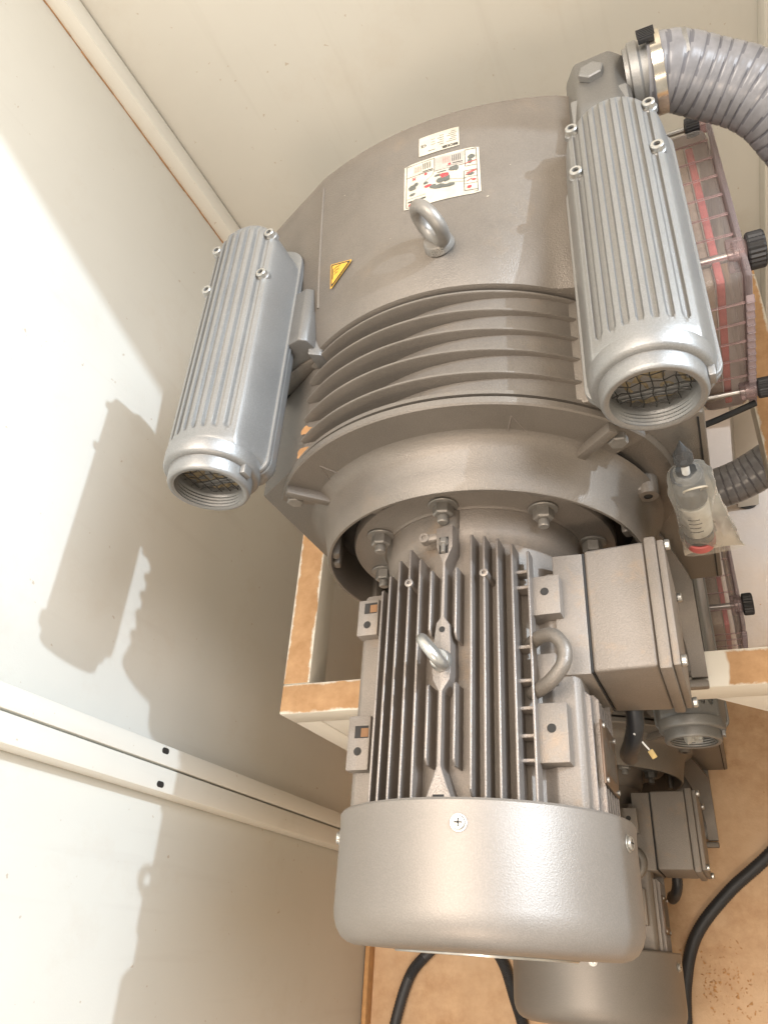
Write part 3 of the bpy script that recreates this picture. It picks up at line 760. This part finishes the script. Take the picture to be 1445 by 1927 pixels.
part(g, 'sticker_red', M['printred'], hood)['kind'] = 'stuff'
g = G()
for u0, v0 in ((.15, .76), (.54, .78)):
    for i in range(5): stroke(g, [bs(u0 + .022 * i, v0), bs(u0 + .022 * i, v0 + .14)], .0007, .0014)
part(g, 'sticker_pink', M['pink'], hood)['kind'] = 'stuff'
sx0, sx1, sy0, sy1 = .0105, .0670, .930, .967
sm = sheet(hood, 'rating_sticker', M['paper'], sx0, sx1, sy0, sy1, .0008, rad=.0006)
def onhood(cx, cy, lift=.0013):      # upside down lettering
    return lambda x, y_: Vector((cx - x, cy - y_, hood_z(cx - x, cy - y_) + lift))
text_part('BECKER', .0062, onhood(.0655, .9365), M['print'], hood, 'lettering', .00022)
text_part('CE', .0066, onhood(.0215, .9505), M['print'], hood, 'lettering', .0001)
g = G()
for i in range(6): stroke(g, [(.064 - .0016 * (i % 2), .943 + .0036 * i), (.050 + .003 * (i % 3), .943 + .0036 * i)], .0007, .0013)
for i in range(5): stroke(g, [(.046, .942 + .0042 * i), (.040 - .003 * (i % 2), .942 + .0042 * i)], .0008, .0013)
for i in range(3): stroke(g, [(.034, .946 + .005 * i), (.028, .946 + .005 * i)], .0006, .0013)
stroke(g, [(.034, .9355), (.024, .9355)], .001, .0013)
part(g, 'sticker_print', M['printgrey'], hood)
# warning triangle
T0, T1, T2 = Vector((-.1286, .812)), Vector((-.0880, .795)), Vector((-.1276, .7685))
def tri(sc, mat, name, lift):
    c_ = (T0 + T1 + T2) / 3; gg = G(); vs = []
    for a, b, q in ((T0, T1, T2), (T1, T2, T0), (T2, T0, T1)):
        a2 = c_ + (a - c_) * sc
        for o_ in (q, b): vs.append(a2 + ((c_ + (o_ - c_) * sc) - a2) * .05)
    gg.poly([(v.x, v.y, hood_z(v.x, v.y) + lift) for v in vs], [tuple(range(6))]); return part(gg, name, mat, hood)
tri(1.0, M['yellow'], 'warning_sticker', .0030); tri(.90, M['print'], 'warning_border', .0033); tri(.74, M['yellow'], 'warning_field', .0036)
g = G(); c_ = (T0 + T1 + T2) / 3
stroke(g, [(c_.x - .0080, c_.y + .009), (c_.x - .0085, c_.y - .009)], .0012, .0040)
for i in range(3):
    y0 = c_.y + .0055 - i * .0045
    stroke(g, [(c_.x - .0055 + .0022 * k, y0 + .0011 * math.sin(k * 1.3) + .0006 * k) for k in range(6 - i)], .0009, .0040)
part(g, 'warning_symbol', M['print'], hood)
# clear filter housing on the right flank
bxa, bxb, bya, byb, bza, bzb = .310, .384, .745, 1.06, -.135, .135
g = G(); g.box(bxa, .316, bya + .006, byb - .006, bza + .006, bzb - .006, .002); fh = part(g, 'filter_housing', M['body'])
g = G(); g.box(.3165, bxb - .006, bya, byb, bza, bzb, .012, 3)
g.bm.faces.ensure_lookup_table()
part(g, 'clear_case', M['clear'], fh)
for yy in [bya + .038 + .040 * i for i in range(7)]:
    g = G(); g.box(.318, bxb - .0065, yy - .0014, yy + .0014, bzb - .001, bzb + .002, .0008); part(g, 'case_rib', M['clear_rib'], fh)
for z in [bzb - .045 - .037 * i for i in range(6)]:
    g = G(); g.box(.318, bxb - .0065, bya - .002, bya + .001, z - .0014, z + .0014, .0008); part(g, 'case_rib', M['clear_rib'], fh)
g = G(); g.box(bxb - .005, bxb + .003, bya - .003, byb + .003, bza - .003, bzb + .003, .004); part(g, 'clear_lid', M['clear_edge'], fh)
g = G()
for i in range(16):
    z = bzb - .03 - i * .0145; g.prism([(bya - .003, z), (bya - .012, z - .007), (bya - .003, z - .014)], 'x', bxb - .006, bxb + .004, .0008, 1)
part(g, 'lid_teeth', M['clear_edge'], fh)
g = G(); g.box(.319, .346, bya + .012, byb - .012, bza + .012, bzb - .014, .006); part(g, 'filter_cartridge', M['cartridge'], fh)
g = G(); g.box(.3465, .3565, bya + .006, byb - .03, bzb - .014, bzb - .008, .002); g.box(.3465, .3565, bya + .006, bya + .012, bza + .01, bzb - .012, .002); part(g, 'red_seal', M['red'], fh)
def knob(yy, z, r, x=.388, L=.022):
    gg = G(); n_ = 48; vs = []; fs = []
    prof = [(0, .6), (.0008, .92), (.003, 1), (L - .003, 1), (L - .0008, .93), (L, .82), (L, 0.01)]
    for (a, q) in prof:
        for k in range(n_):
            rr = r * q * (1 if k % 2 or q < .99 else .93); an = 2 * PI * k / n_; vs.append((x + a, yy + rr * math.cos(an), z + rr * math.sin(an)))
    for i in range(len(prof) - 1):
        for k in range(n_): fs.append((i * n_ + k, i * n_ + (k + 1) % n_, (i + 1) * n_ + (k + 1) % n_, (i + 1) * n_ + k))
    gg.poly(vs, fs); part(gg, 'knob', M['black'], fh, smooth=20)
    gg = G(); gg.cyl((.31, yy, z), (x, yy, z), r * .28, 14); part(gg, 'tie_rod', M['steel'], fh)
    gg = G(); gg.box(.365, .386, yy - r * .8, yy + r * .8, z - r * .55, z + r * .55, .003); gg.cyl((.372, yy, z), (.388, yy, z), r * .75, 20); part(gg, 'knob_seat', M['clear_rib'], fh)
knob(.795, .125, .024); knob(.738, -.085, .015); knob(1.072, .128, .015, .352, .020)
g = G(); g.tube([(.305, .70, -.10), (.33, .715, -.112), (.385, .73, -.108)], .005, 10); part(g, 'bracket_arm', M['gap'], fh)
# dark cable gland with tag below the terminal box
g = G(); g.tube(bez([(.170, .285, -.075), (.168, .262, -.085), (.160, .245, -.105), (.150, .240, -.14), (.145, .25, -.2)], 8), .0105, 14, True, lambda i, k: 1 + .06 * (i % 2)); part(g, 'motor_cable', M['black'])
g = G(); g.cyl((.19, .33, -.075), (.19, .33, -.105), .02, 22); part(g, 'cable_gland', M['black'])

# ------------------------------------------------------------------ second blower below
def kids(o): return [c for c in bpy.data.objects if c.parent == o]
def copy_tree(o, parent=None):
    c = o.copy(); COL.objects.link(c); c.parent = parent
    for ch in allk.get(o.name, []): copy_tree(ch, c)
    return c
allk = {}
for o in bpy.data.objects:
    if o.parent: allk.setdefault(o.parent.name, []).append(o)
b2 = copy_tree(bl); b2.location = (-.044, .60, .001)
b2['label'] = 'lower large grey blower on the dusty floor, half hidden beneath the frame'

# ------------------------------------------------------------------ hoses
def hose(label, pts, r, clamp_at=None, pitch=.0165):
    t = thing('suction_hose', label, 'hose', pts[0], 'ribbed grey hoses')
    L0 = Vector(pts[0]); pth = bez([Vector(p) - L0 for p in pts], 60)
    # resample evenly
    acc = [0]
    for a, b in zip(pth[:-1], pth[1:]): acc.append(acc[-1] + (b - a).length)
    tot = acc[-1]; step = pitch / 8; n_ = int(tot / step); out = []; j = 0
    for i in range(n_ + 1):
        s_ = i * step
        while j < len(acc) - 2 and acc[j + 1] < s_: j += 1
        f = (s_ - acc[j]) / max(1e-9, acc[j + 1] - acc[j]); out.append(pth[j].lerp(pth[j + 1], min(1, f)))
    N_ = 40
    def prof(i, k):
        ph = (i / 8 + k / N_) % 1.0
        return 1 - .035 * math.exp(-((ph - .5) / .085) ** 2) + .006 * math.sin(PI * ph) + .004 * mnoise.noise(Vector((i * .05, k * .3, 0)))
    gg = G(); gg.tube(out, r, N_, True, prof)
    bm = gg.bm; bm.faces.ensure_lookup_table()
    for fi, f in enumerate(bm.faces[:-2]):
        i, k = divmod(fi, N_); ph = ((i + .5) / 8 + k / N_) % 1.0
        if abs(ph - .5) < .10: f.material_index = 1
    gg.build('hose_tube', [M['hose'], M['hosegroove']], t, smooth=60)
    return t
bx = 0; 
def Mw(x, y_, z): return Vector((x, y_, z + AXZ))
h1 = hose('upper grey ribbed hose curving right from the clamped silencer elbow', [Mw(.306, 1.0, .272), Mw(.34, 1.0, .267), Mw(.382, .99, .245), Mw(.418, .975, .228), Mw(.445, .955, .21), Mw(.465, .935, .185), Mw(.49, .90, .14), Mw(.50, .86, .06)], .0475)
g = G(); g.lathe([(.0095, .047), (.0095, .0502), (.0225, .0502), (.0225, .047)], (0, 0), 'x', n=60, closed=True); cl = g.build('hose_clamp', M['brass'], h1)
g = G(); g.box(-.003, .016, -.012, .010, .0500, .057, .001); 
for i in range(6): g.box(-.004, .017, -.011 + .0035 * i, -.0095 + .0035 * i, .0572, .0585)
o = g.build('clamp_screw', M['black'], cl)
o2_ = Vector((-.044, -.10, -.90))
h2 = hose('lower grey ribbed hose leaving the lower blower towards the frame leg', [Mw(.306, 1.0, .272) + o2_, Mw(.36, 1.0, .276) + o2_, Mw(.43, 1.01, .29) + o2_, Mw(.52, 1.04, .32) + o2_, Mw(.62, 1.08, .33) + o2_], .0435)

# ------------------------------------------------------------------ small bottle in a clear bag hanging on the casing
bb = thing('bagged_bottle', 'small bottle in a clear plastic bag, hanging beside the terminal box', 'bottle', Mw(.274, .490, .02))
def bp(gg, name, mat, **k): return gg.build(name, mat, bb, **k)
ax0, ax1 = Vector((0, .004, .085)), Vector((.004, -.006, -.066)); dd = (ax1 - ax0).normalized()
g = G(); g.cyl(ax0, ax0.lerp(ax1, .34), .0180, 28); bp(g, 'bottle_cap', M['capgrey'])
g = G(); g.cyl(ax0.lerp(ax1, .362), ax0.lerp(ax1, .78), .0183, 28); bp(g, 'white_label', M['white'])
for q in range(4):
    g = G(); c_ = ax0.lerp(ax1, .48 + .06 * q); an = R(-30)
    g.tube([c_ + Vector((math.sin(a) * .0185, -math.cos(a) * .0185, 0)) for a in (R(-28), R(-14), R(0), R(14 + 6 * (q % 2)))], .0008, 5); bp(g, 'label_print', M['print'])
g = G(); g.cyl(ax0.lerp(ax1, .802), ax0.lerp(ax1, .90), .0181, 28); bp(g, 'bottle_base', M['capgrey'])
g = G(); g.cyl(ax0.lerp(ax1, .922), ax0.lerp(ax1, 1.02), .0186, 28); bp(g, 'red_ring', M['red'])
g = G(); g.cyl(ax0 - dd * .020, ax0, .0045, 14); bp(g, 'stem', M['white'])
tp = ax0 - dd * .020
g = G(); g.tube([tp + dd * .001, tp - dd * .006, tp - dd * .016, tp - dd * .028, tp - dd * .040], [.005, .0110, .0105, .0050, .0008], 16); bp(g, 'pointed_tip', M['smoke'])
def bagmesh(gg, p0, p1, r0, r1, seed, n_=40, m_=36, flat=.55, amp=.12):
    p0, p1 = Vector(p0), Vector(p1); d = (p1 - p0); t = d.normalized(); u = Vector((1, 0, 0)); u = (u - t * u.dot(t)).normalized(); v = t.cross(u); vs = []
    for i in range(m_ + 1):
        f = i / m_; c = p0 + d * f; rr = r0 + (r1 - r0) * f; fl = 1 if f < .55 else 1 - (1 - flat * .25) * ((f - .55) / .45)
        if f < .08: rr *= .45 + .55 * f / .08
        for k in range(n_):
            a = 2 * PI * k / n_; q = 1 + amp * mnoise.noise(Vector((math.cos(a) * 2.1, math.sin(a) * 2.1, f * 5 + seed))) + amp * .5 * mnoise.noise(Vector((math.cos(a) * 5, math.sin(a) * 5, f * 11 + seed)))
            vs.append(c + u * math.cos(a) * rr * q * (1 + .25 * (1 - fl)) + v * math.sin(a) * rr * q * fl)
    fs = [(i * n_ + k, i * n_ + (k + 1) % n_, (i + 1) * n_ + (k + 1) % n_, (i + 1) * n_ + k) for i in range(m_) for k in range(n_)]
    gg.poly(vs, fs)
g = G(); bagmesh(g, ax0 - dd * .006, ax1 + dd * .030 + Vector((.014, 0, 0)), .0255, .030, 3.1, amp=.16); bp(g, 'plastic_bag', M['bag'])
g = G(); g.torus(ax0 + dd * .012 + Vector((.006, -.018, .004)), (1, 0, .2), (0, -.4, .9), .013, .0012, 30, 6); bp(g, 'bag_seam', M['paper'])
cb = G(); bagmesh(cb, (0, 0, .03), (.01, -.01, -.035), .020, .016, 9.7, flat=.9, amp=.5)
cbo = cb.build('plastic_bag', M['bag2']); cbo.location = A(-.063, .40, -1.535); tag(cbo, 'crumpled clear bag hanging under the port of the lower right silencer', 'bag')

# ------------------------------------------------------------------ conduit on the floor
def conduit(label, pts, r=.013):
    L0 = Vector(pts[0]); P = bez([Vector(p) - L0 for p in pts], 40)
    gg = G(); gg.tube(P, r, 16, True, lambda i, k: 1 + .05 * (1 if i % 2 else -1)); o = gg.build('cable_conduit', M['cable'], None, L0, 60)
    return tag(o, label, 'cable', 'black conduits on the floor')
zc = .015
conduit('black conduit arching over the floor right of the lower motor', [A(.40, .50, zc - OZ), A(.20, .385, zc - OZ), A(.044, .244, zc - OZ), A(-.052, .166, zc - OZ), A(-.132, .078, zc - OZ), A(-.167, -.016, zc - OZ), A(-.18, -.12, zc - OZ), A(-.20, -.3, zc - OZ)])
conduit('black conduit looping beneath the upper fan cover', [A(-.90, -.40, zc - OZ), A(-.868, -.2, zc - OZ), A(-.829, -.061, zc - OZ), A(-.782, .0, zc - OZ), A(-.70, .06, zc - OZ), A(-.63, .05, zc - OZ), A(-.582, .0, zc - OZ), A(-.555, -.07, zc - OZ), A(-.534, -.135, zc - OZ), A(-.52, -.25, zc - OZ)])
# yellow cable tag
tg = thing('cable_tag', 'small yellow tag on a cable tie, hanging below the terminal box', 'tag', Mw(.182, .232, -.11))
g = G(); g.box(-.0035, .0035, -.0055, .0055, -.0015, .0015, .001, 2, Matrix.Rotation(.5, 4, 'Z') @ Matrix.Rotation(.4, 4, 'X')); g.build('tag_plate', M['tagyellow'], tg)
g = G(); g.tube([(-.003, .005, .0), (-.012, .016, .012), (-.016, .018, .03)], .0012, 6); g.build('cable_tie', M['white'], tg)

# ------------------------------------------------------------------ loose dirt
g = G()
for i in range(420):
    if i < 190: x, y_ = random.gauss(-.085, .035), random.gauss(-.02, .035)
    else: x, y_ = random.uniform(-.5, .5), random.uniform(-.4, 1.3)
    s_ = random.uniform(.0010, .0048) if i < 190 else random.uniform(.0008, .003)
    p = A(x, y_, -OZ); vs = [p + Vector((random.uniform(-1, 1), random.uniform(-1, 1), random.uniform(0, .9))) * s_ for _ in range(4)]
    g.poly(vs, [(0, 1, 2), (0, 2, 3), (0, 3, 1), (1, 3, 2)])
tag(g.build('floor_crumbs', M['dust'], smooth=0), 'crumbs of orange dirt on the floor', 'debris', kind='stuff')
g = G()
for (x, y_, s_) in ((.1, .83, .002), (-.11, .93, .0012), (.13, .88, .001), (-.03, .80, .0008), (.02, .93, .0008)):
    z = hood_z(x, y_) + .0006; g.poly([Mw(x - s_, y_, z), Mw(x, y_ - s_ * .4, z), Mw(x + s_, y_ + s_ * .6, z), Mw(x - s_ * .2, y_ + s_ * .7, z)], [(0, 1, 2, 3)])
tag(g.build('paint_flecks', M['paper'], smooth=0), 'pale flecks of dirt lying on the hood', 'debris', kind='stuff')
